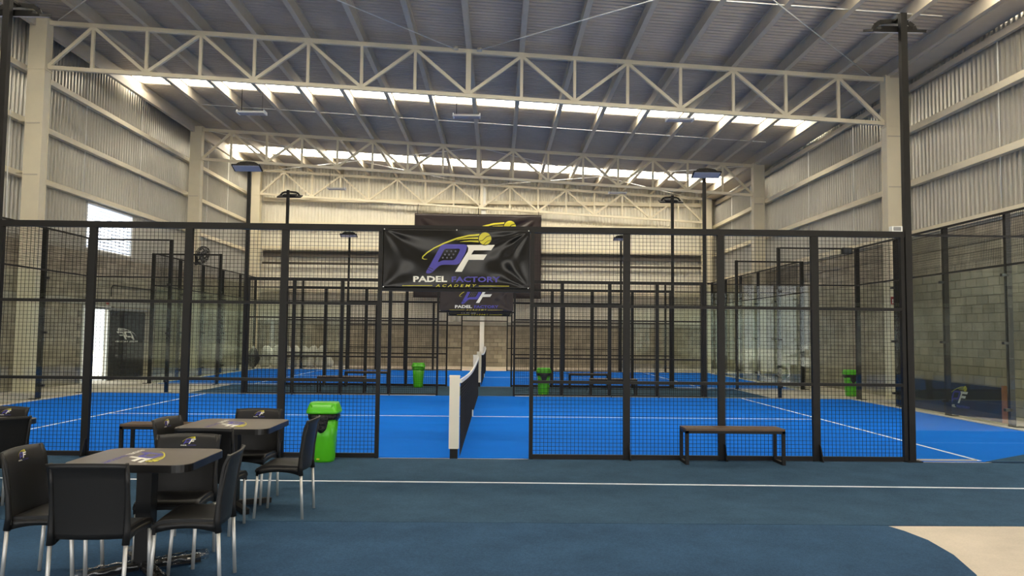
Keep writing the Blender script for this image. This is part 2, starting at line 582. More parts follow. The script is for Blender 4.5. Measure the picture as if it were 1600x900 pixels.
# front wall behind the camera: sheeting above a wide low opening
wall_front = struct('wall_front', 'ribbed metal front wall above the open entrance', 'wall')
cladding(wall_front, -12.15, 11.62, 3.0, roofz(11.62), lambda u, z: Matrix(((1, 0, 0, u), (0, 1, 0, -13.25), (0, 0, 1, z), (0, 0, 0, 1))), n=24)
part('girt', MB().box(-12.1, 11.6, -13.3, -13.1, 2.95, 3.1), 'cream', wall_front)

# ------------------------------------------------------------------ columns and trusses
COLW = ['nearest', 'middle', 'farthest']
def column(x, y, label):
    top = chord(x) + .06
    t = thing('steel_column', label, 'column', (x, y, 0), 0, 'steel columns of the hall')
    mb = MB()
    hw = .225
    mb.box(-hw, hw, -.15, -.13, 0, top).box(-hw, hw, .13, .15, 0, top).box(-hw + .01, hw - .01, -.13, .13, 0, top)
    part('shaft', mb, 'cream', t)
    bz = chord(x) - 1.19
    part('splice_plate', MB().box(-hw - .012, hw + .012, -.165, .165, bz - .11, bz - .085), 'cream', t)
    part('cap_plate', MB().box(-hw - .02, hw + .02, -.17, .17, top, top + .03), 'cream', t)
    part('base_plate', MB().box(-hw - .06, hw + .06, -.2, .2, 0, .03), 'cream', t)
    for z in (6.95, 5.6, 4.2):
        part('stiffener', MB().box(-hw + .03, hw - .06, -.163, -.15, z - .015, z + .015), 'purlin', t)
        s = -1 if x < 0 else 1
        part('girt_bracket', MB().box(min(s * hw, s * .45), max(s * hw, s * .45), -.06, .06, z + .06, z + .08), 'cream', t)
for i, y in enumerate(YT):
    column(XL, y, ['cream steel column nearest to the camera on the left', 'cream steel column on the left wall behind the wall fan', 'cream steel column in the far left corner'][i])
    column(XR, y, ['cream steel column nearest to the camera on the right, with red sign', 'middle of the three cream columns along the right wall', 'cream steel column in the far right corner'][i])

def truss(y, label):
    t = thing('roof_truss', label, 'truss', (0, y, 0), 0, 'roof trusses')
    xa, xb = XL + .225, XR - .225
    D = 1.19
    sl_ = lambda x, dz: (x, 0, chord(x) + dz)
    part('top_chord', MB().bar(sl_(xa - .2, 0), sl_(xb + .2, 0), .10, .11), 'cream', t)
    part('bottom_chord', MB().bar(sl_(xa, -D), sl_(xb, -D), .10, .10), 'cream', t)
    for k, x in enumerate(NODE):
        i = k - 7
        wv = .13 if i == 0 else .075
        part('vertical', MB().bar((x, 0, chord(x) - D + .04), (x, 0, chord(x) - .05), wv), 'cream', t)
    for k in range(len(NODE) - 1):
        i = k - 7
        x0, x1 = NODE[k], NODE[k + 1]
        up0 = i % 2 != 0          # odd nodes carry the tops of the diagonals
        p = sl_(x0, -.03 if up0 else -D + .03)
        q = sl_(x1, -D + .03 if up0 else -.03)
        part('diagonal', MB().bar(p, q, .08), 'cream', t)
    part('diagonal', MB().bar(sl_(xa, -D + .03), sl_(NODE[0], -.03), .08), 'cream', t)
    part('diagonal', MB().bar(sl_(NODE[-1], -.03), sl_(xb, -D + .03), .08), 'cream', t)
truss(YT[0], 'nearest and largest cream roof truss spanning the whole hall')
truss(YT[1], 'second cream roof truss, between the two skylight strips')
truss(YT[2], 'farthest cream roof truss, right in front of the back wall')

# thin centre post of the back wall
t = thing('wind_post', 'slim white post in the middle of the back wall', 'post', (-.2, 28.03, 0))
part('shaft', MB().box(-.11, .11, -.06, .06, 0, 8.95), 'white2', t)
part('base_plate', MB().box(-.17, .17, -.12, .12, 0, .03), 'white2', t)

# ------------------------------------------------------------------ window and door in the left wall
win = struct('window_1', 'bright louvred window high in the left wall', 'window')
mb = MB()
y0, y1, z0, z1 = WIN
mb.box(-12.2, -12.08, y0, y0 + .06, z0, z1).box(-12.2, -12.08, y1 - .06, y1, z0, z1).box(-12.2, -12.08, y0, y1, z1 - .05, z1).box(-12.2, -12.08, y0, y1, z0 - .02, z0 + .04)
part('window_frame', mb, 'white2', win)
sm = MB().add([(-.05, 0, -.010), (.05, 0, .006), (.05, y1 - y0 - .14, .006), (-.05, y1 - y0 - .14, -.010), (-.05, 0, -.002), (.05, 0, .014), (.05, y1 - y0 - .14, .014), (-.05, y1 - y0 - .14, -.002)],
              [(3, 2, 1, 0), (4, 5, 6, 7), (0, 1, 5, 4), (1, 2, 6, 5), (2, 3, 7, 6), (3, 0, 4, 7)]).mesh('slat', 'louvre')
for k in range(13):
    link('slat', sm, win, (-12.14, y0 + .07, z0 + .09 + k * .107))
portal('window_portal', (-12.32, 15, 4.85), (1, 0, 0), 3, 1.4)
portal('door_portal', (-12.35, 14.3, 1.15), (1, 0, 0), .9, 2.3)

door = struct('door_1', 'open doorway in the left wall with a dark sliding door', 'door')
part('door_frame', MB().box(-12.16, XBL + .04, DOOR[0] - .06, DOOR[0], 0, DOOR[2] + .06).box(XBL - .01, XBL + .04, DOOR[1], DOOR[1] + .17, 0, DOOR[2] + .06).box(-12.16, XBL + .04, DOOR[0], DOOR[1], DOOR[2], DOOR[2] + .06), 'white2', door)
part('door_leaf', MB().box(XBL + .05, XBL + .09, 14.95, 17.35, .03, 2.24), 'door_dark', door)
part('door_track', MB().box(XBL + .02, XBL + .10, 13.8, 17.5, 2.27, 2.34), 'grey', door)
# low barrier standing in the doorway
t = thing('handrail', 'thin grey handrail standing in the bright doorway', 'handrail', (-12.9, 14.4, -.2))
part('rail_tube', MB().tube([(0, -.45, 0), (0, -.45, 1.05), (0, .3, 1.05), (0, .3, 0)], .02, 8), 'grey', t)
part('rail_tube', MB().tube([(0, -.45, .6), (0, .3, .6)], .015, 8), 'grey', t)

# ------------------------------------------------------------------ logo
def px(cx, cy):      # tracing units -> metres on the near banner, origin at the banner's centre
    X = (cx / 7.5 + 640 - 715) / 118.5
    Z = -(cy / 7.5 + 340 - 404) / 118.5
    return (X, Z + X * .0106)
LOGO = []            # (material slot, layer, [2d verts], [tris])
def poly2(mi, layer, pts, hole=None):
    loops = [[Vector((x, y, 0)) for x, y in pts]]
    if hole:
        loops.append([Vector((x, y, 0)) for x, y in hole])
    flat = [p for l in loops for p in l]
    tri = tessellate_polygon(loops)
    LOGO.append((mi, layer, [(p.x, p.y) for p in flat], [tuple(t) for t in tri]))
def stroke(mi, layer, pts):
    a, b = [], []
    for k, (x, y, h) in enumerate(pts):
        p, q = pts[max(k - 1, 0)], pts[min(k + 1, len(pts) - 1)]
        dx, dy = q[0] - p[0], q[1] - p[1]
        l = math.hypot(dx, dy) or 1
        a.append((x - dy / l * h, y + dx / l * h))
        b.append((x + dy / l * h, y - dx / l * h))
    vs = [px(*p) for p in a] + [px(*p) for p in b]
    n = len(a)
    LOGO.append((mi, layer, vs, [(i, i + 1, n + i + 1, n + i) for i in range(n - 1)]))
PU, WH, YE, BK, GR = 0, 1, 2, 3, 4
LOGO_MATS = ['p_purple', 'p_white', 'p_yellow', 'p_black', 'p_grey']
Pn = lambda L: [px(*p) for p in L]
def rounded(pts, r=30, n=4):
    out = []
    for k, p in enumerate(pts):
        a, b = Vector(pts[k - 1]), Vector(pts[(k + 1) % len(pts)])
        p = Vector(p)
        ra = min(r, (a - p).length * .45)
        rb = min(r, (b - p).length * .45)
        s, e = p + (a - p).normalized() * ra, p + (b - p).normalized() * rb
        for i in range(n + 1):
            t = i / n
            q = s * (1 - t) ** 2 + p * 2 * t * (1 - t) + e * t * t
            out.append((q.x, q.y))
    return out
outer = rounded([(385, 310), (690, 310), (672, 405), (590, 550), (375, 550), (268, 655), (200, 652), (262, 545), (300, 470)], 42)
holeP = rounded([(425, 362), (608, 362), (590, 410), (540, 497), (400, 498), (340, 528), (395, 420)], 26)
poly2(PU, 0, Pn(outer), Pn(holeP))
for (a, b) in (((238, 578), (296, 606)), ((226, 600), (282, 628))):
    stroke(BK, 1, [(a[0], a[1], 4), (b[0], b[1], 4)])
for cx_, cy_ in ((450, 392), (500, 392), (550, 392), (428, 430), (477, 430), (526, 430), (404, 467), (453, 467), (502, 467)):
    poly2(GR, 0, Pn([(cx_ + 11 * math.cos(a * math.pi / 4), cy_ + 11 * math.sin(a * math.pi / 4)) for a in range(8)]))
poly2(WH, 0, Pn([(680, 318), (1008, 318), (966, 381), (765, 382), (735, 430), (918, 430), (878, 493), (705, 493), (628, 632), (548, 632), (695, 395), (700, 355)]))
ballc = [(893 + 72 * math.cos(a * math.pi / 14), 243 + 72 * math.sin(a * math.pi / 14)) for a in range(28)]
poly2(BK, 1, Pn([(893 + 82 * math.cos(a * math.pi / 14), 243 + 82 * math.sin(a * math.pi / 14)) for a in range(28)]))
poly2(YE, 2, Pn(ballc))
stroke(BK, 3, [(832, 268, 4), (862, 266, 4), (885, 245, 4), (910, 220, 4), (955, 207, 4)])
stroke(BK, 3, [(880, 312, 3), (900, 290, 3), (925, 272, 3), (960, 262, 3)])
stroke(YE, 0, [(828, 198, 11), (700, 208, 10), (560, 243, 9), (420, 297, 8), (300, 355, 7), (220, 408, 7), (172, 453, 6), (166, 474, 6), (185, 485, 4), (222, 486, 1)])
stroke(YE, 0, [(818, 236, 11), (700, 239, 8), (610, 250, 4), (560, 262, 1)])
stroke(YE, 0, [(822, 276, 12), (720, 272, 8), (650, 277, 4), (600, 283, 1)])
def text2(mi, s, x0, x1, ytop, ybot, shear=0.0, spacing=1.0, bold=.02):
    cu = bpy.data.curves.new('lettering', 'FONT')
    cu.body = s
    cu.resolution_u = 2
    cu.offset = bold
    cu.shear = shear
    cu.space_character = spacing
    ob = bpy.data.objects.new('lettering', cu)
    COL.objects.link(ob)
    dg = bpy.context.evaluated_depsgraph_get()
    me = bpy.data.meshes.new_from_object(ob.evaluated_get(dg))
    vs = [(v.co.x, v.co.y) for v in me.vertices]
    fs = [tuple(p.vertices) for p in me.polygons]
    bpy.data.objects.remove(ob)
    bpy.data.curves.remove(cu)
    bpy.data.meshes.remove(me)
    ax, bx_ = min(v[0] for v in vs), max(v[0] for v in vs)
    ay, by_ = min(v[1] for v in vs), max(v[1] for v in vs)
    out = [px(x0 + (x - ax) / (bx_ - ax) * (x1 - x0), ybot + (y - ay) / (by_ - ay) * (ytop - ybot)) for x, y in vs]
    LOGO.append((mi, 0, out, fs))
N_MARK = len(LOGO)
text2(WH, 'PADEL', 65, 458, 683, 752, bold=.035)
text2(PU, 'FACTORY', 510, 1075, 688, 754, bold=.03)
N_TEXT = len(LOGO)
text2(YE, 'ACADEMY', 325, 800, 779, 809, shear=.25, spacing=1.6, bold=.012)
stroke(YE, 0, [(-60, 795, 3), (288, 793, 3)])
stroke(YE, 0, [(828, 798, 3), (1180, 799, 3)])

def logo_mesh(name, fn, upto=None, cut=None, layer_gap=.0015, mono=None, flip=False, clipx=None):
    """lay the logo on a surface: fn(x, z, lift) -> 3d point; cut = grid step so it can follow folds"""
    bm = bmesh.new()
    for mi, layer, vs, fs in LOGO[:upto]:
        if mono is not None and mi in (BK, GR):
            continue
        bv = [bm.verts.new((x, z, layer)) for x, z in vs]
        for f in fs:
            try:
                fc = bm.faces.new([bv[i] for i in f])
                fc.material_index = mono if mono is not None else mi
            except ValueError:
                pass
    if cut:
        xs = [v.co.x for v in bm.verts]; zs = [v.co.y for v in bm.verts]
        x = min(xs) + cut
        while x < max(xs):
            bmesh.ops.bisect_plane(bm, geom=bm.verts[:] + bm.edges[:] + bm.faces[:], plane_co=(x, 0, 0), plane_no=(1, 0, 0))
            x += cut
        z = min(zs) + cut
        while z < max(zs):
            bmesh.ops.bisect_plane(bm, geom=bm.verts[:] + bm.edges[:] + bm.faces[:], plane_co=(0, z, 0), plane_no=(0, 1, 0))
            z += cut
    if clipx:
        for cx0, no in ((clipx[0], (-1, 0, 0)), (clipx[1], (1, 0, 0))):
            bmesh.ops.bisect_plane(bm, geom=bm.verts[:] + bm.edges[:] + bm.faces[:], plane_co=(cx0, 0, 0), plane_no=no, clear_outer=True)
    for v in bm.verts:
        v.co = Vector(fn(v.co.x, v.co.y, layer_gap * (1 + v.co.z)))
    me = bpy.data.meshes.new(name)
    bm.normal_update()
    bm.to_mesh(me)
    bm.free()
    for n in LOGO_MATS:
        me.materials.append(MAT[n])
    return me

# ------------------------------------------------------------------ banners
def banner(name, label, cx, y, zc, wd, ht, k, amp, seed, mt='vinyl', full=True, group='black banners', ox=0, oz=0, cords=0):
    """vinyl sheet with folds running from its tied corners; k = logo scale"""
    def fold(x, z):
        u, v = x / wd + .5, z / ht + .5
        d = 0
        for (a, b, s) in ((0, 1, .7), (1, 1, 1.1), (0, 0, .35), (1, 0, .8)):
            dx, dz = (u - a) * wd, (v - b) * ht
            rr = math.hypot(dx, dz) + .02 * ht
            th = math.atan2(abs(dz), abs(dx))
            d += s * math.sin(th * (10 + 3 * a) + seed * 2.1 + a * 3) * math.exp(-rr / (ht * .85)) * min(1, rr / (.15 * ht))
        d += .45 * math.sin((u * 2.1 + v * 2.8 + seed) * 4.1) * .5 + .5 * noise.noise(Vector((u * 5 + seed, v * 2.2, seed)))
        edge = min(1, 8 * min(u, 1 - u, v, 1 - v) + .15)
        sag = -.012 * ht * math.sin(math.pi * u) if v > .9 else 0
        return d * amp * edge
    t = thing(name, label, 'banner', (cx, y, zc), 0, group)
    part('banner_sheet', MB().slab(lambda u, v: ((u - .5) * wd, fold((u - .5) * wd, (v - .5) * ht) - .004, (v - .5) * ht), 96, 40, (0, .004, 0)), mt, t)
    lm = logo_mesh('printed_logo', lambda x, z, l: (x * k + ox, fold(x * k + ox, z * k + oz) - .0055 - l, z * k + oz), None if full else N_TEXT, cut=.03, clipx=((-wd * .49 - ox) / k, (wd * .49 - ox) / k))
    link('printed_logo', lm, t)
    for a in (-.5, 0, .5):
        for b in (-.5, .5):
            if a == 0 and b < 0:
                continue
            part('cable_tie', MB().box(a * wd * .98 - .006, a * wd * .98 + .006, -.03, -.012, b * ht * .97 - .006, b * ht * .97 + .006), 'white2', t)
    if cords:
        for a in (-.48, 0, .48):
            part('hanging_cord', MB().tube([(a * wd, 0, ht / 2 - .05), (a * wd, (27.9 - y) * .9, chord(cx + a * wd) - 1.2 - zc)], .015, 6), 'steel', t)
    return t
banner('entrance_banner', 'glossy black logo banner over the nearest court entrance', .0, -.048, 2.60, 1.93, .78, 1.0, .014, 1.0)
banner('entrance_banner', 'black logo banner hung over the far entrance of the near court', 0, 9.952, 2.60, 1.93, .78, 1.0, .012, 2.3, 'vinyl_mauve')
banner('entrance_banner', 'black logo banner over the front entrance of the far court', 0, 13.655, 2.57, 1.93, .76, 1.0, .012, 4.2, 'vinyl')
banner('hanging_banner', 'very large black logo banner hanging below the farthest truss', -.45, 27.5, 5.45, 6.25, 4.15, 3.7, .06, 5.5, 'vinyl_mauve', False, ox=.20, oz=.46, cords=1)

# ------------------------------------------------------------------ courts
def wire_mesh(wd, ht, step=.05, wire=.0042):
    mb = MB()
    n = int(round(wd / step))
    for i in range(1, n):
        x = i * wd / n
        mb.bar((x, 0, 0), (x, 0, ht), wire, caps=False)
    n = int(round(ht / step))
    for i in range(1, n):
        z = i * ht / n
        mb.bar((0, .004, z), (wd, .004, z), wire, caps=False)
    return mb.mesh('wire_mesh', 'wire')
MESH_BAY = wire_mesh(1.21, 2.9)
MESH_TOP = wire_mesh(1.92, .92)
CLAMP = MB().box(-.035, .035, -.05, .05, -.025, .025).mesh('clamp', 'clamp')
def boxmesh(name, mt, *a):
    return MB().box(*a).mesh(name, mt)
PANE = boxmesh('glass_pane', 'glass', -.985, .985, -.006, .006, .03, 2.97)
GUSS = MB().add([(-.006, -.04, 0), (.006, -.04, 0), (.006, -.16, 0), (-.006, -.16, 0), (-.006, -.04, .22), (.006, -.04, .22), (.006, -.06, .22), (-.006, -.06, .22)],
                [(3, 2, 1, 0), (4, 5, 6, 7), (0, 1, 5, 4), (1, 2, 6, 5), (2, 3, 7, 6), (3, 0, 4, 7)]).mesh('gusset', 'steel')

def court(Y0, which):
    # turf with painted lines and pale edge strips
    tf = link('court_turf', MB().box(-9.95, 9.95, Y0 + .02, Y0 + 9.98, 0, .012).mesh('court_turf', 'turf'))
    tag(tf, 'bright blue artificial turf of the %s padel court' % which, 'turf')
    for x in (-6.95, 6.95):
        part('painted_line', MB().box(x - .025, x + .025, Y0 + .05, Y0 + 9.95, .012, .0145), 'line', tf)
    part('painted_line', MB().box(-6.92, 6.92, Y0 + 4.975, Y0 + 5.025, .012, .0145), 'line', tf)
    for x in (-9.87, 9.87):
        part('edge_strip', MB().box(x - .06, x + .06, Y0 - .05, Y0 + 10.05, 0, .03), 'kerb', tf)
    for a, b in ((-9.94, -1.03), (1.03, 9.94)):
        part('edge_strip', MB().box(a, 6.9 if (a > 0 and Y0 == 0) else b, Y0 + .03, Y0 + .06, .012, .03), 'kerb', tf)
        part('edge_strip', MB().box(a, b, Y0 + 9.94, Y0 + 9.97, .012, .03), 'kerb', tf)
    # mesh fences along both sides
    for side, ys in (('front', Y0), ('back', Y0 + 10)):
        f = thing('mesh_fence', 'black welded-mesh fence with banner entrance along the %s side of the %s court' % (side, which), 'fence', (0, ys, 0), 0, 'mesh fences')
        pw = {1: .05, 2.25: .09, 3.5: .09, 4.75: .09, 5.93: .05}
        for s in (-1, 1):
            for x, wv in pw.items():
                part('post', MB().box(s * x - wv / 2, s * x + wv / 2, -.03, .03, 0, 2.96), 'steel', f)
                if wv > .06:
                    link('gusset', GUSS, f, (s * x + .03, 0, 0))
            for z, hh in ((2.0, .04), (1.0, .04), (.035, .055)):
                a, b = sorted((s * 1.0, s * 5.93))
                part('rail', MB().box(a, b, -.022, .022, z - hh / 2, z + hh / 2), 'steel', f)
            for k in range(4):
                a = 1.0 + 1.25 * k
                x0 = s * a + .02 if s > 0 else -(a + 1.25) + .02
                link('wire_mesh', MESH_BAY, f, (x0, .026 if side == 'front' else -.026, .06), kind='stuff')
        part('top_rail', MB().box(-5.96, 5.96, -.035, .035, 2.96, 3.04), 'steel', f)
        part('header_rail', MB().box(-1.0, 1.0, -.02, .02, 2.17, 2.21), 'steel', f)
    # glass: two end walls and four side returns
    for s, sn in ((-1, 'left'), (1, 'right')):
        g = thing('glass_wall', 'clear glass end wall with mesh top at the %s end of the %s court' % (sn, which), 'glass wall', (s * 10, Y0, 0), 0, 'glass court walls', 'thing')
        for k in range(6):
            y = 2 * k
            part('post', MB().box(s * .02 if s > 0 else -.12, .12 if s > 0 else -.02, y - .04, y + .04, 0, 4.0), 'steel', g)
            part('foot_plate', MB().box(s * .02 if s > 0 else -.26, .26 if s > 0 else -.02, y - .06, y + .06, 0, .02), 'steel', g)
            for z in (.32, 1.55, 2.82):
                if 0 < k < 5:
                    link('clamp', CLAMP, g, (-s * .012, y, z), (0, 0, R(90)))
        for k in range(5):
            link('glass_pane', PANE, g, (0, 1 + 2 * k, 0), (0, 0, R(90)))
            link('wire_mesh', MESH_TOP, g, (0, 2 * k + .04, 3.04), (0, 0, R(90)), kind='stuff')
        part('rail', MB().box(-.02, .02, 0, 10, 2.985, 3.025), 'steel', g)
        part('rail', MB().box(-.02, .02, 0, 10, 3.96, 4.0), 'steel', g)
        for side, ys in (('front', 0), ('back', 10)):
            g = thing('glass_return', 'clear glass corner panels at the %s %s of the %s court' % (side, sn, which), 'glass wall', (s * 8, Y0 + ys, 0), 0, 'glass court walls', 'thing')
            o = .02 if side == 'back' else -.02
            so_ = 1 if side == 'back' else -1
            part('post', MB().box(-.04, .04, min(so_ * .015, so_ * .095), max(so_ * .015, so_ * .095), 0, 4.0), 'steel', g)
            part('foot_plate', MB().box(-.06, .06, min(0, so_ * .24), max(0, so_ * .24), 0, .02), 'steel', g)
            for z in (.32, 1.55, 2.82):
                link('clamp', CLAMP, g, (0, -so_ * .012, z))
            for dx in (-.96, .96):
                link('glass_pane', PANE, g, (dx * s, 0, 0))
            a, b = sorted((s * .04, s * 1.97))
            link('wire_mesh', MESH_TOP, g, (a, 0, 3.04), kind='stuff')
            part('rail', MB().box(a - .04, b, -.018, .018, 2.985, 3.02), 'steel', g)
            part('rail', MB().box(a - .04, b, -.018, .018, 3.96, 4.0), 'steel', g)
            a2, b2 = sorted((-s * 1.92, s * .0))
            part('rail', MB().box(a2, b2, -.012, .012, 2.985, 3.01), 'steel', g)
    # floodlight poles
    for s, sn in ((-1, 'left'), (1, 'right')):
        for side, ys in (('front', 0), ('back', 10)):
            so_ = 1 if side == 'front' else -1
            p = thing('floodlight_pole', 'tall black floodlight pole at the %s %s of the %s court' % (side, sn, which), 'light pole', (s * 6.01, Y0 + ys, 0), 0, 'floodlight poles')
            part('pole', MB().box(-.042, .042, -.04, .04, 0, 6.03), 'steel', p)
            part('base_plate', MB().box(-.10, .10, -.10, .10, 0, .02), 'steel', p)
            yo = so_ * .22
            lamp = part('floodlight', MB().box(-.37, .37, -.15, .15, 0, .035), 'steel', p, (0, yo, 5.86), (so_ * R(21), 0, 0))
            part('heat_sink', MB().box(-.2, .2, -.1, .1, .035, .08), 'steel', lamp)
            part('lens', MB().box(-.34, .34, -.13, .13, -.01, 0), 'lens', lamp)
            arc = [(-.30, 5.88), (-.27, 5.95), (-.2, 6.0), (0, 6.02), (.2, 6.0), (.27, 5.95), (.30, 5.88)]
            bk = MB()
            for q, r in zip(arc[:-1], arc[1:]):
                bk.bar((q[0], yo, q[1]), (r[0], yo, r[1]), .06, .012, up=(0, 1, 0))
            part('bracket', bk, 'steel', p)
            part('arm', MB().box(-.03, .03, min(0, yo), max(0, yo), 5.99, 6.02), 'steel', p)
    # net
    n = thing('padel_net', 'low black net with white tape and posts across the %s court' % which, 'net', (0, Y0, 0), 0, 'court nets')
    for y, yy in ((.0, 'a'), (10.0, 'b')):
        part('net_post', MB().box(-.065, .065, y - .04, y + .04, .13, 1.06), 'white', n)
        part('post_cap', MB().box(-.068, .068, y - .043, y + .043, 1.05, 1.075), 'white', n)
        part('post_foot', MB().box(-.05, .05, y - .035, y + .035, 0, .13), 'steel', n)
    top = lambda y: .90 + .10 * abs(2 * y / 10 - 1) ** 1.6
    nm = MB()
    XN = .075
    for i in range(1, 230):
        y = .05 + i * 9.9 / 230
        nm.bar((XN, y, .02), (XN, y, top(y)), .005, caps=False)
    for j in range(0, 20):
        for i in range(12):
            ya, yb = .05 + i * 9.9 / 12, .05 + (i + 1) * 9.9 / 12
            nm.bar((XN, ya, .03 + (top(ya) - .05) * j / 20), (XN, yb, .03 + (top(yb) - .05) * j / 20), .005, caps=False)
    part('netting', nm, 'net', n, kind='stuff')
    tp = MB()
    for i in range(24):
        ya, yb = .045 + i * 9.91 / 24, .045 + (i + 1) * 9.91 / 24
        tp.bar((XN, ya, top(ya)), (XN, yb, top(yb)), .022, .05)
    part('tape', tp, 'white2', n)
    part('centre_strap', MB().box(XN - .02, XN + .025, 4.98, 5.02, .015, .14), 'white2', n)
court(0.0, 'near')
court(13.7, 'far')

# ------------------------------------------------------------------ carpets in front and between the courts
def flat(name, pts, z, mt, label):
    o = link(name, MB().prism(pts, .0, z).mesh(name, mt))
    return tag(o, label, 'carpet')
c1 = flat('carpet', [(-11.9, -3.36), (3.93, -3.42), (11.4, -3.34), (11.4, -.06), (6.9, -.06), (-11.9, -.05)], .008, 'carpet',
          'dark blue carpet runner with a white line along the near fence')
part('turned_corner', MB().prism([(6.95, -.07), (9.7, -.07), (9.7, 1.05), (8.6, .85), (7.95, .60)], .0165, .024), 'carpet', c1)
part('painted_line', MB().prism([(-11.8, -1.50), (.73, -1.675), (6.26, -1.80), (11.3, -1.90), (11.3, -1.855), (6.26, -1.755), (.73, -1.63), (-11.8, -1.455)], .008, .011), 'line', c1)
flat('carpet', [(-11.9, -12.6), (1.4, -12.6), (2.6, -8.0), (3.45, -5.6), (3.85, -4.78), (3.98, -4.3), (4.02, -3.89), (3.98, -3.6), (3.92, -3.425), (-11.9, -3.365)], .006, 'carpet_near',
     'dark blue carpet under the tables in the foreground')
flat('carpet', [(-7.5, 10.15), (7.85, 10.15), (7.85, 13.55), (-7.5, 13.55)], .008, 'carpet_teal', 'teal carpet strip lying between the two courts')

# ------------------------------------------------------------------ benches
def bench(x0, x1, yc, label):
    cx, L = (x0 + x1) / 2, x1 - x0
    t = thing('bench', label, 'bench', (cx, yc, .008), 0, 'courtside benches')
    h = L / 2
    part('seat_board', MB().box(-h, h, -.17, .17, .425, .45), 'wood', t)
    part('seat_frame', MB().box(-h, h, -.17, -.145, .39, .425).box(-h, h, .145, .17, .39, .425), 'steel', t)
    for s in (-1, 1):
        x = s * (h - .02)
        part('leg_frame', MB().box(x - .02, x + .02, -.17, -.13, 0, .425).box(x - .02, x + .02, .13, .17, 0, .425).box(x - .02, x + .02, -.13, .13, 0, .035).box(x - .02, x + .02, -.13, .13, .39, .425), 'steel', t)
bench(2.93, 4.19, -.24, 'black bench with wooden seat standing right of the near entrance')
bench(-4.10, -2.90, -.28, 'black bench half hidden behind the left cafe tables')
bench(-4.20, -2.95, 10.55, 'far black bench left of the nets, behind the near court')
bench(-4.02, -2.72, 13.30, 'farther black bench left of the nets, against the far court')
bench(3.05, 4.30, 10.52, 'far black bench right of the nets, behind the near court')
bench(2.75, 3.95, 13.30, 'farther black bench right of the nets, against the far court')

# ------------------------------------------------------------------ litter bins
def superell(w_, d_, z, n=32, e=3.2):
    out = []
    for i in range(n):
        a = 2 * math.pi * i / n
        c, s = math.cos(a), math.sin(a)
        out.append((math.copysign(abs(c) ** (2 / e), c) * w_ / 2, math.copysign(abs(s) ** (2 / e), s) * d_ / 2, z))
    return out
def litter_bin(x, y, label, rot=0, bag=True, z=.008):
    t = thing('litter_bin', label, 'bin', (x, y, z), rot, 'green litter bins')
    part('bin_body', MB().loft([superell(.27, .27, 0, e=2.4), superell(.285, .285, .03, e=2.4), superell(.315, .315, .30, e=2.5), superell(.355, .345, .60, e=2.6)]), 'green', t)
    part('rim', MB().loft([superell(.37, .36, .525, e=2.8), superell(.388, .378, .56, e=2.8), superell(.36, .35, .615, e=2.8)]), 'bag' if bag else 'green', t)
    if bag:
        fl = MB()
        fl.slab(lambda u, v: ((u - .5) * .18 * (1 - .3 * v * v), -.190 + .020 * v + .004 * math.sin(u * 9), .585 - v * .22 + .05 * v * (2 * u - 1) ** 2), 10, 6, (0, .012, 0))
        part('bag_flap', fl, 'bag', t)
        for s in (-1, 1):
            part('bag_flap', MB().slab(lambda u, v, s=s: (s * (.182 - .01 * v), -.10 + u * .2, .59 - v * (.10 * (1 - abs(u - .4)))), 8, 5, (-s * .012, 0, 0)), 'bag', t)
    lid = part('lid', MB().loft([superell(.40, .39, .60, e=4), superell(.41, .40, .615, e=4), superell(.405, .395, .635, e=4), superell(.35, .30, .715, e=4.5), superell(.33, .27, .732, e=5)]), 'green_light', t)
    sw = MB()
    sw.slab(lambda u, v: ((u - .5) * .30 * (1 - .35 * (1 - v)), -.192 + .052 * v, .633 + .088 * v - .0 + .01 * math.sin(math.pi * u)), 12, 4, (0, .01, 0))
    part('swing_flap', sw, 'green', lid)
    if bag:
        part('sticker', MB().box(-.05, -.015, -.148, -.143, .035, .05), 'p_yellow', t)
litter_bin(-1.62, -.30, 'bright green bin with black liner beside the nearest entrance')
litter_bin(-1.80, 13.10, 'green bin without liner left of the nets between the courts', bag=False)
litter_bin(1.80, 10.40, 'green bin with black liner right of the nets between the courts')
litter_bin(10.42, 11.2, 'green bin standing alone on the concrete by the right wall', bag=True, z=0)

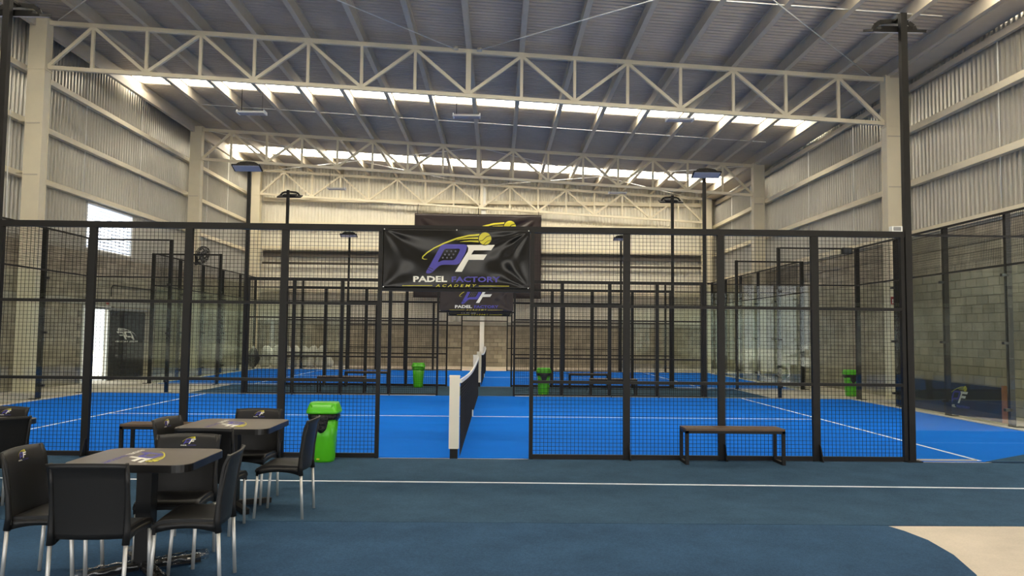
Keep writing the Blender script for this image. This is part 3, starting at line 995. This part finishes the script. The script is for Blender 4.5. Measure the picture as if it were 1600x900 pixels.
# ------------------------------------------------------------------ chairs
def chair_meshes():
    P = {}
    W = .44
    def backf(u, v):
        x = (u - .5) * (W + .02 * v)
        c = 1 - (2 * u - 1) ** 2
        y = -.185 - .030 * c - .055 * v ** 1.4 - (.018 * max(0, v - .85) / .15)
        z = .405 + .445 * v - .008 * (1 - c) * v
        return (x, y, z)
    P['backrest'] = (MB().slab(backf, 14, 14, lambda u, v: Vector((0, -.016, 0))).mesh('backrest', 'plastic_black'))
    def seatf(u, v):
        x = (u - .5) * (.43 - .02 * (1 - v))
        y = -.20 + v * .38
        dish = -.016 * (1 - (2 * u - 1) ** 2) * math.sin(math.pi * min(1, v * 1.1))
        front = -.030 * max(0, (v - .82) / .18) ** 2
        z = .448 + dish + front + .010 * math.sin(math.pi * v)
        return (x, y, z)
    s = MB().slab(seatf, 12, 12, lambda u, v: Vector((0, 0, -.022)))
    # skirt along the sides and front, arched between the legs
    for sx in (-1, 1):
        s.slab(lambda u, v, sx=sx: (sx * .212, -.20 + u * .37, .435 - v * (.034 + .030 * abs(2 * u - 1) ** 2)), 10, 1, (-sx * .02, 0, 0))
    s.slab(lambda u, v: ((u - .5) * .424, .175, .425 - v * (.030 + .030 * abs(2 * u - 1) ** 2)), 10, 1, (0, -.02, 0))
    P['seat'] = s.mesh('seat', 'plastic_black')
    up = MB()
    up.tube([(0, -.215, .37), (0, -.205, .45), (.004, -.215, .58), (.008, -.24, .72), (.010, -.262, .845)], [.021, .021, .017, .013, .010], 10)
    P['upright'] = up.mesh('upright', 'plastic_black')
    P['rear_leg'] = MB().tube([(0, -.213, .40), (0, -.235, 0)], .0122, 12).mesh('leg', 'alu')
    P['front_leg'] = MB().tube([(0, .160, .42), (0, .185, 0)], .0122, 12).mesh('leg', 'alu')
    k = .098
    def lf(x, z, l):
        X, Z = x * k, .795 + z * k * 1.0
        v = (Z - .405) / .445
        u = X / (W + .02 * v) + .5
        bx_, by_, bz_ = backf(u, v)
        return (X, by_ + l + .001, Z)
    P['printed_logo'] = logo_mesh('printed_logo', lf, N_TEXT, layer_gap=.0006, cut=.25)
    # face the sitter: mirror so that it reads from the front
    me = P['printed_logo']
    for v in me.vertices:
        v.co.x = -v.co.x
    me.flip_normals()
    return P
CH = chair_meshes()
def chair(bx_, by_, rotdeg, label):
    """(bx_, by_): middle of the top edge of the backrest; local +Y is where the sitter faces"""
    a = R(rotdeg)
    off = Vector((0, .262)); ca, sa = math.cos(a), math.sin(a)
    cx, cy = bx_ + (-sa) * off.y, by_ + ca * off.y
    t = thing('cafe_chair', label, 'chair', (cx, cy, .0065), a, 'black cafe chairs')
    link('seat', CH['seat'], t)
    link('backrest', CH['backrest'], t)
    for s in (-1, 1):
        link('upright', CH['upright'], t, (s * .213, 0, 0))
        link('leg', CH['rear_leg'], t, (s * .213, 0, 0))
        link('leg', CH['front_leg'], t, (s * .195, 0, 0))
    link('printed_logo', CH['printed_logo'], t)
chair(-1.80, -5.58, 2, 'black plastic chair with its back to the camera, nearest of all')
chair(-2.52, -5.00, -88, 'black chair left of the nearest table, logo facing right')
chair(-1.14, -5.02, 97, 'black chair on the right of the nearest table')
chair(-1.725, -4.31, 184, 'black chair facing the camera across the nearest table')
chair(-1.76, -3.93, 0, 'black chair with its back turned between the two right tables')
chair(-1.81, -2.35, 177, 'black chair at the far side of the second table, next to green bin')
chair(-1.09, -3.12, 90, 'black chair right of the second table, in front of green bin')
chair(-2.36, -3.20, -96, 'black chair left of the second table, before the hidden bench')
chair(-3.72, -3.32, 52, 'black chair at the left edge, back turned to the camera')
chair(-4.28, -2.38, 178, 'black chair at the far left edge, only its logo top showing')

# ------------------------------------------------------------------ tables
def rrect(w_, d_, r, n=6):
    out = []
    for cx, cy, a0 in ((w_ / 2 - r, d_ / 2 - r, 0), (-w_ / 2 + r, d_ / 2 - r, 90), (-w_ / 2 + r, -d_ / 2 + r, 180), (w_ / 2 - r, -d_ / 2 + r, 270)):
        for i in range(n + 1):
            a = R(a0 + 90 * i / n)
            out.append((cx + r * math.cos(a), cy + r * math.sin(a)))
    return out
def table(x, y, wd, dp, label, wrap=False):
    t = thing('cafe_table', label, 'table', (x, y, .0065), 0, 'logo cafe tables')
    H = .765
    part('table_top', MB().prism(rrect(wd, dp, .10), H - .003, H), 'table_top', t)
    part('edge_band', MB().prism(rrect(wd + .004, dp + .004, .10), H - .05, H - .003), 'table_edge', t)
    part('column', MB().box(-.05, .05, -.05, .05, .04, H - .05), 'steel', t)
    part('mounting_plate', MB().box(-.17, .17, -.17, .17, H - .06, H - .05), 'steel', t)
    for k in range(4):
        a = R(38 + 90 * k)
        c, s = math.cos(a), math.sin(a)
        part('foot', MB().bar((c * .04, s * .04, .045), (c * .36, s * .36, .03), .055, .045), 'steel', t)
    k = .50
    lm = logo_mesh('printed_logo', lambda x_, z_, l: (TX(x_, z_, k), TY(x_, z_, k), H + l), N_TEXT, layer_gap=.0006)
    link('printed_logo', lm, t)
    if wrap:
        for q in range(4):
            a = R(38 + 90 * q)
            c, s = math.cos(a), math.sin(a)
            rng = random.Random(q)
            def film(u, v, c=c, s=s, rng=rng):
                r_ = .05 + u * .36
                th = (v - .5) * 1.3 * math.pi
                rad = .042 + .018 * noise.noise(Vector((u * 9 + q, v * 7, q)))
                lx, lz = math.sin(th) * rad, .045 + math.cos(th) * rad * .9
                return (c * r_ - s * lx, s * r_ + c * lx, max(.004, lz))
            part('plastic_wrap', MB().slab(film, 16, 14, (0, 0, .001)), 'film', t)
# the print is turned a quarter, its top towards the right
TX = lambda x_, z_, k: z_ * k - .02
TY = lambda x_, z_, k: -x_ * k - .02
table(-1.80, -4.80, .80, .70, 'dark square table with logo top, nearest to the camera', True)
table(-1.86, -2.92, .82, .80, 'dark square table with logo top, second from the camera')
table(-4.24, -2.95, .80, .80, 'dark table cut off by the left edge of the picture')

# ------------------------------------------------------------------ hanging lights
def hang(x, y, label):
    zb = chord(x) - 1.19
    t = thing('hanging_light', label, 'lamp', (x, y, 7.32), 0, 'hanging hall lights')
    part('housing', MB().loft([[(-.34, -.14, 0), (.34, -.14, 0), (.34, .14, 0), (-.34, .14, 0)], [(-.34, -.07, .06), (.34, -.07, .06), (.34, .07, .06), (-.34, .07, .06)]], smooth=False), 'lamp_white', t)
    part('diffuser', MB().box(-.32, .32, -.12, .12, -.012, 0), 'lens', t)
    for s in (-1, 1):
        part('end_cap', MB().box(s * .35 - .012, s * .35 + .012, -.14, .14, -.01, .075), 'lamp_white', t)
    part('cable', MB().tube([(-.27, 0, .06), (-.27, 0, chord(x - .27) - 1.24 - 7.32)], .008, 6), 'steel', t)
    part('cable', MB().tube([(.27, 0, .06), (.27, 0, chord(x + .27) - 1.24 - 7.32)], .004, 6), 'steel', t)
hang(-5.95, YT[0], 'white hanging light under the nearest truss, left one')
hang(-.32, YT[0], 'white hanging light under the nearest truss, middle one')
hang(5.32, YT[0], 'white hanging light under the nearest truss, right one')
hang(-5.92, YT[1], 'white hanging light under the second truss, left one')
hang(5.32, YT[1], 'white hanging light under the second truss, right one')

# ------------------------------------------------------------------ things on the walls
# fan on the second left column
t = thing('wall_fan', 'dark caged fan on the second left column', 'fan', (-11.27, 20.05, 4.45))
part('bracket', MB().box(-.03, .05, -.06, .06, -.25, .05).tube([(.0, 0, -.1), (.18, -.12, -.02), (.27, -.2, .1)], .025, 8), 'steel', t)
fc = Vector((.34, -.27, .12)); fn_ = Vector((.9, -.28, -.33)).normalized()
e1 = fn_.cross(Vector((0, 0, 1))).normalized(); e2 = e1.cross(fn_)
cg = MB()
for rr, dd in ((.34, 0), (.33, .06), (.33, -.06), (.22, .10), (.22, -.09), (.10, .12)):
    cg.tube([fc + fn_ * dd + e1 * math.cos(a * math.pi / 12) * rr + e2 * math.sin(a * math.pi / 12) * rr for a in range(25)], .014, 5)
for a in range(16):
    d = e1 * math.cos(a * math.pi / 8) + e2 * math.sin(a * math.pi / 8)
    cg.tube([fc + fn_ * .12 + d * .05, fc + fn_ * .10 + d * .22, fc + d * .34, fc - fn_ * .09 + d * .22], .008, 4)
part('cage', cg, 'steel', t)
part('motor', MB().tube([fc - fn_ * .2, fc - fn_ * .05, fc + fn_ * .02], [.06, .09, .05], 12), 'dark_grey', t)
for a in range(3):
    d = e1 * math.cos(a * 2.094) + e2 * math.sin(a * 2.094); c2 = d.cross(fn_)
    part('blade', MB().slab(lambda u, v, d=d, c2=c2: fc + d * (.05 + .25 * v) + c2 * ((u - .5) * .16) + fn_ * (.03 * (u - .5)), 4, 4, fn_ * .006), 'grey', t)
# red fire sign
t = thing('fire_sign', 'small red and white safety sign on the right column', 'sign', (10.86, 9.655, 2.6))
part('sign_plate', MB().box(-.07, .07, -.006, .005, -.10, .10), 'red', t)
part('symbol', MB().box(-.04, -.01, -.009, -.006, -.07, .04).box(.01, .05, -.009, -.006, -.05, .07), 'p_white', t)
# small plates above the door
t = thing('wall_sign', 'pale exit plate above the bright doorway', 'sign', (XBL + .035, 14.0, 2.47))
part('sign_plate', MB().box(-.002, .012, -.22, .22, -.09, .09), 'beam', t)
part('symbol', MB().box(.012, .015, -.16, -.03, -.05, .05), 'p_grey', t)
t = thing('wall_sign', 'small pale plate with red mark above the dark sliding door', 'sign', (XBL + .035, 14.78, 2.47))
part('sign_plate', MB().box(-.002, .012, -.16, .16, -.08, .08), 'beam', t)
part('symbol', MB().box(.012, .015, -.1, .1, -.03, .03), 'red', t)
# logo on the sliding door (seen from behind, so it is reversed)
lm = logo_mesh('printed_logo', lambda x, z, l: (XBL + .091 + l, 16.05 - x * 1.42, 1.44 + z * .74), N_TEXT, mono=1, layer_gap=.001)
link('printed_logo', lm, door)
# bent conduit on the left wall
t = thing('conduit', 'thin black conduit bent along the left wall', 'conduit', (XBL + .04, 15.0, 0))
part('pipe', MB().tube([(0, 0, 2.7), (0, 0, 2.98), (0, .06, 3.06), (0, .2, 3.08), (0, 9.4, 3.12)], .018, 8), 'steel', t)
# cable and shelf bracket beside the nearest left column
t = thing('wall_bracket', 'small steel bracket frame behind the nearest left column', 'bracket', (-11.9, 9.0, 5.55))
part('shelf', MB().box(-.1, .15, -.3, .25, 1.42, 1.46), 'cream', t)
part('hanger', MB().bar((.0, -.1, .1), (0, -.1, 1.42), .05), 'grey', t)
part('hanger', MB().bar((.0, -.3, .55), (0, .2, .2), .05), 'cream', t)
part('cable', MB().tube([(.1, .2, 1.6), (.1, .2, .3), (.12, .22, -2.0)], .012, 6), 'white2', t)
# low black banner board behind the right end glass
t = thing('low_banner', 'low black logo board leaning behind the right glass end', 'banner', (10.42, 6.2, 0))
part('board', MB().box(-.02, .02, -1.45, 2.1, .0, .68), 'door_dark', t)
lk = .72
lm = logo_mesh('printed_logo', lambda x, z, l: (-.021 - l, -(x * lk) + .0, .38 + z * lk), N_TEXT, layer_gap=.001)
link('printed_logo', lm, t)
part('batten', MB().box(-.045, .045, -1.68, -1.46, 0, .72), 'orange_wood', t)

# white plastic sacks heaped by the back wall
rng = random.Random(3)
def lump(w_, d_, h_, seed):
    mb = MB()
    rings = []
    for j in range(9):
        v = j / 8
        rr = math.sin(math.pi * min(.97, .12 + v * .85)) ** .6
        ring = []
        for i in range(14):
            a = 2 * math.pi * i / 14
            q = rr * (1 + .35 * noise.noise(Vector((math.cos(a) * 1.6 + seed, math.sin(a) * 1.6, v * 2.5 + seed))))
            ring.append((math.cos(a) * w_ / 2 * q, math.sin(a) * d_ / 2 * q, v * h_ * (1 + .25 * noise.noise(Vector((math.cos(a) * 2, math.sin(a) * 2, seed))) * (v > .3))))
        rings.append(ring)
    return mb.loft(rings)
k = 0
for row, (n, z) in enumerate(((8, 0), (7, .47))):
    for i in range(n):
        x = -10.2 + i * .42 + row * .1 + rng.uniform(-.05, .05)
        o = link('plastic_sack', lump(.46, .5, .5 if row else .52, k * 3.1).mesh('plastic_sack', 'sack'), None, (x, 25.9 + rng.uniform(-.12, .12), z), (0, 0, rng.uniform(0, 6)))
        tag(o, 'white plastic sack in the heap by the back wall', 'sack', 'white sacks heaped by the back wall')
        k += 1
o = link('dark_sack', lump(.55, .5, .85, 91).mesh('dark_sack', 'dark_bag'), None, (-10.75, 25.8, 0))
tag(o, 'dark grey sack left of the white heap', 'sack')

# ------------------------------------------------------------------ parked car outside, seen as a reflection in the glass
def car(x, y, rot, label):
    t = thing('parked_car', label, 'car', (x, y, -.2), rot)
    prof = [(-2.1, .35), (-2.15, .6), (-2.05, .85), (-1.2, .98), (-.55, 1.42), (.2, 1.5), (1.1, 1.45), (1.75, 1.05), (2.1, .98), (2.15, .6), (2.1, .35)]
    rings = []
    for yy, sc, inset in ((-.84, .93, .1), (-.80, .99, .03), (-.6, 1, 0), (.6, 1, 0), (.80, .99, .03), (.84, .93, .1)):
        rings.append([(px_ * (1 - inset * .1), yy * (1 - .16 * max(0, (pz - .95) / .55)), .35 + (pz - .35) * sc) for px_, pz in prof])
    part('body', MB().loft(rings), 'car_paint', t)
    for s in (-1, 1):
        yb = lambda z: s * (.805 * (1 - .16 * max(0, (z - .95) / .55)) + .012)
        for a, b, c, d in ((-1.0, -.05, -.45, -.05), (.05, 1.35, .05, 1.0)):
            part('side_window', MB().add([(a, yb(1.0), 1.0), (b, yb(1.0), 1.0), (d, yb(1.36), 1.36), (c, yb(1.36), 1.36), (a, yb(1.0) - s * .03, 1.0), (b, yb(1.0) - s * .03, 1.0), (d, yb(1.36) - s * .03, 1.36), (c, yb(1.36) - s * .03, 1.36)],
                                           [(0, 1, 2, 3), (7, 6, 5, 4), (0, 4, 5, 1), (1, 5, 6, 2), (2, 6, 7, 3), (3, 7, 4, 0)]), 'car_glass', t)
        for wx in (-1.3, 1.3):
            part('wheel', MB().tube([(wx, s * .66, .32), (wx, s * .86, .32)], .32, 20), 'tyre', t)
            part('hub', MB().tube([(wx, s * .85, .32), (wx, s * .875, .32)], .19, 14), 'alu', t)
car(13.9, -3.2, 0, 'white car parked outside, mirrored in the right glass')

# ------------------------------------------------------------------ small boxes fixed to the court frames
t = thing('junction_box', 'small black box on the mesh corner above the right far glass', 'box', (9.78, 9.93, 3.9))
part('housing', MB().box(-.13, .13, -.05, .045, -.07, .1), 'steel', t)
part('cover', MB().box(-.11, .11, -.06, -.05, -.05, .08), 'dark_grey', t)
t = thing('sensor_box', 'small pale box on top of the near fence beside the right pole', 'box', (5.86, 0, 3.04))
part('housing', MB().box(-.07, .07, -.04, .04, 0, .07), 'white2', t)
part('cover', MB().box(-.05, .05, -.045, -.04, .01, .06), 'grey', t)
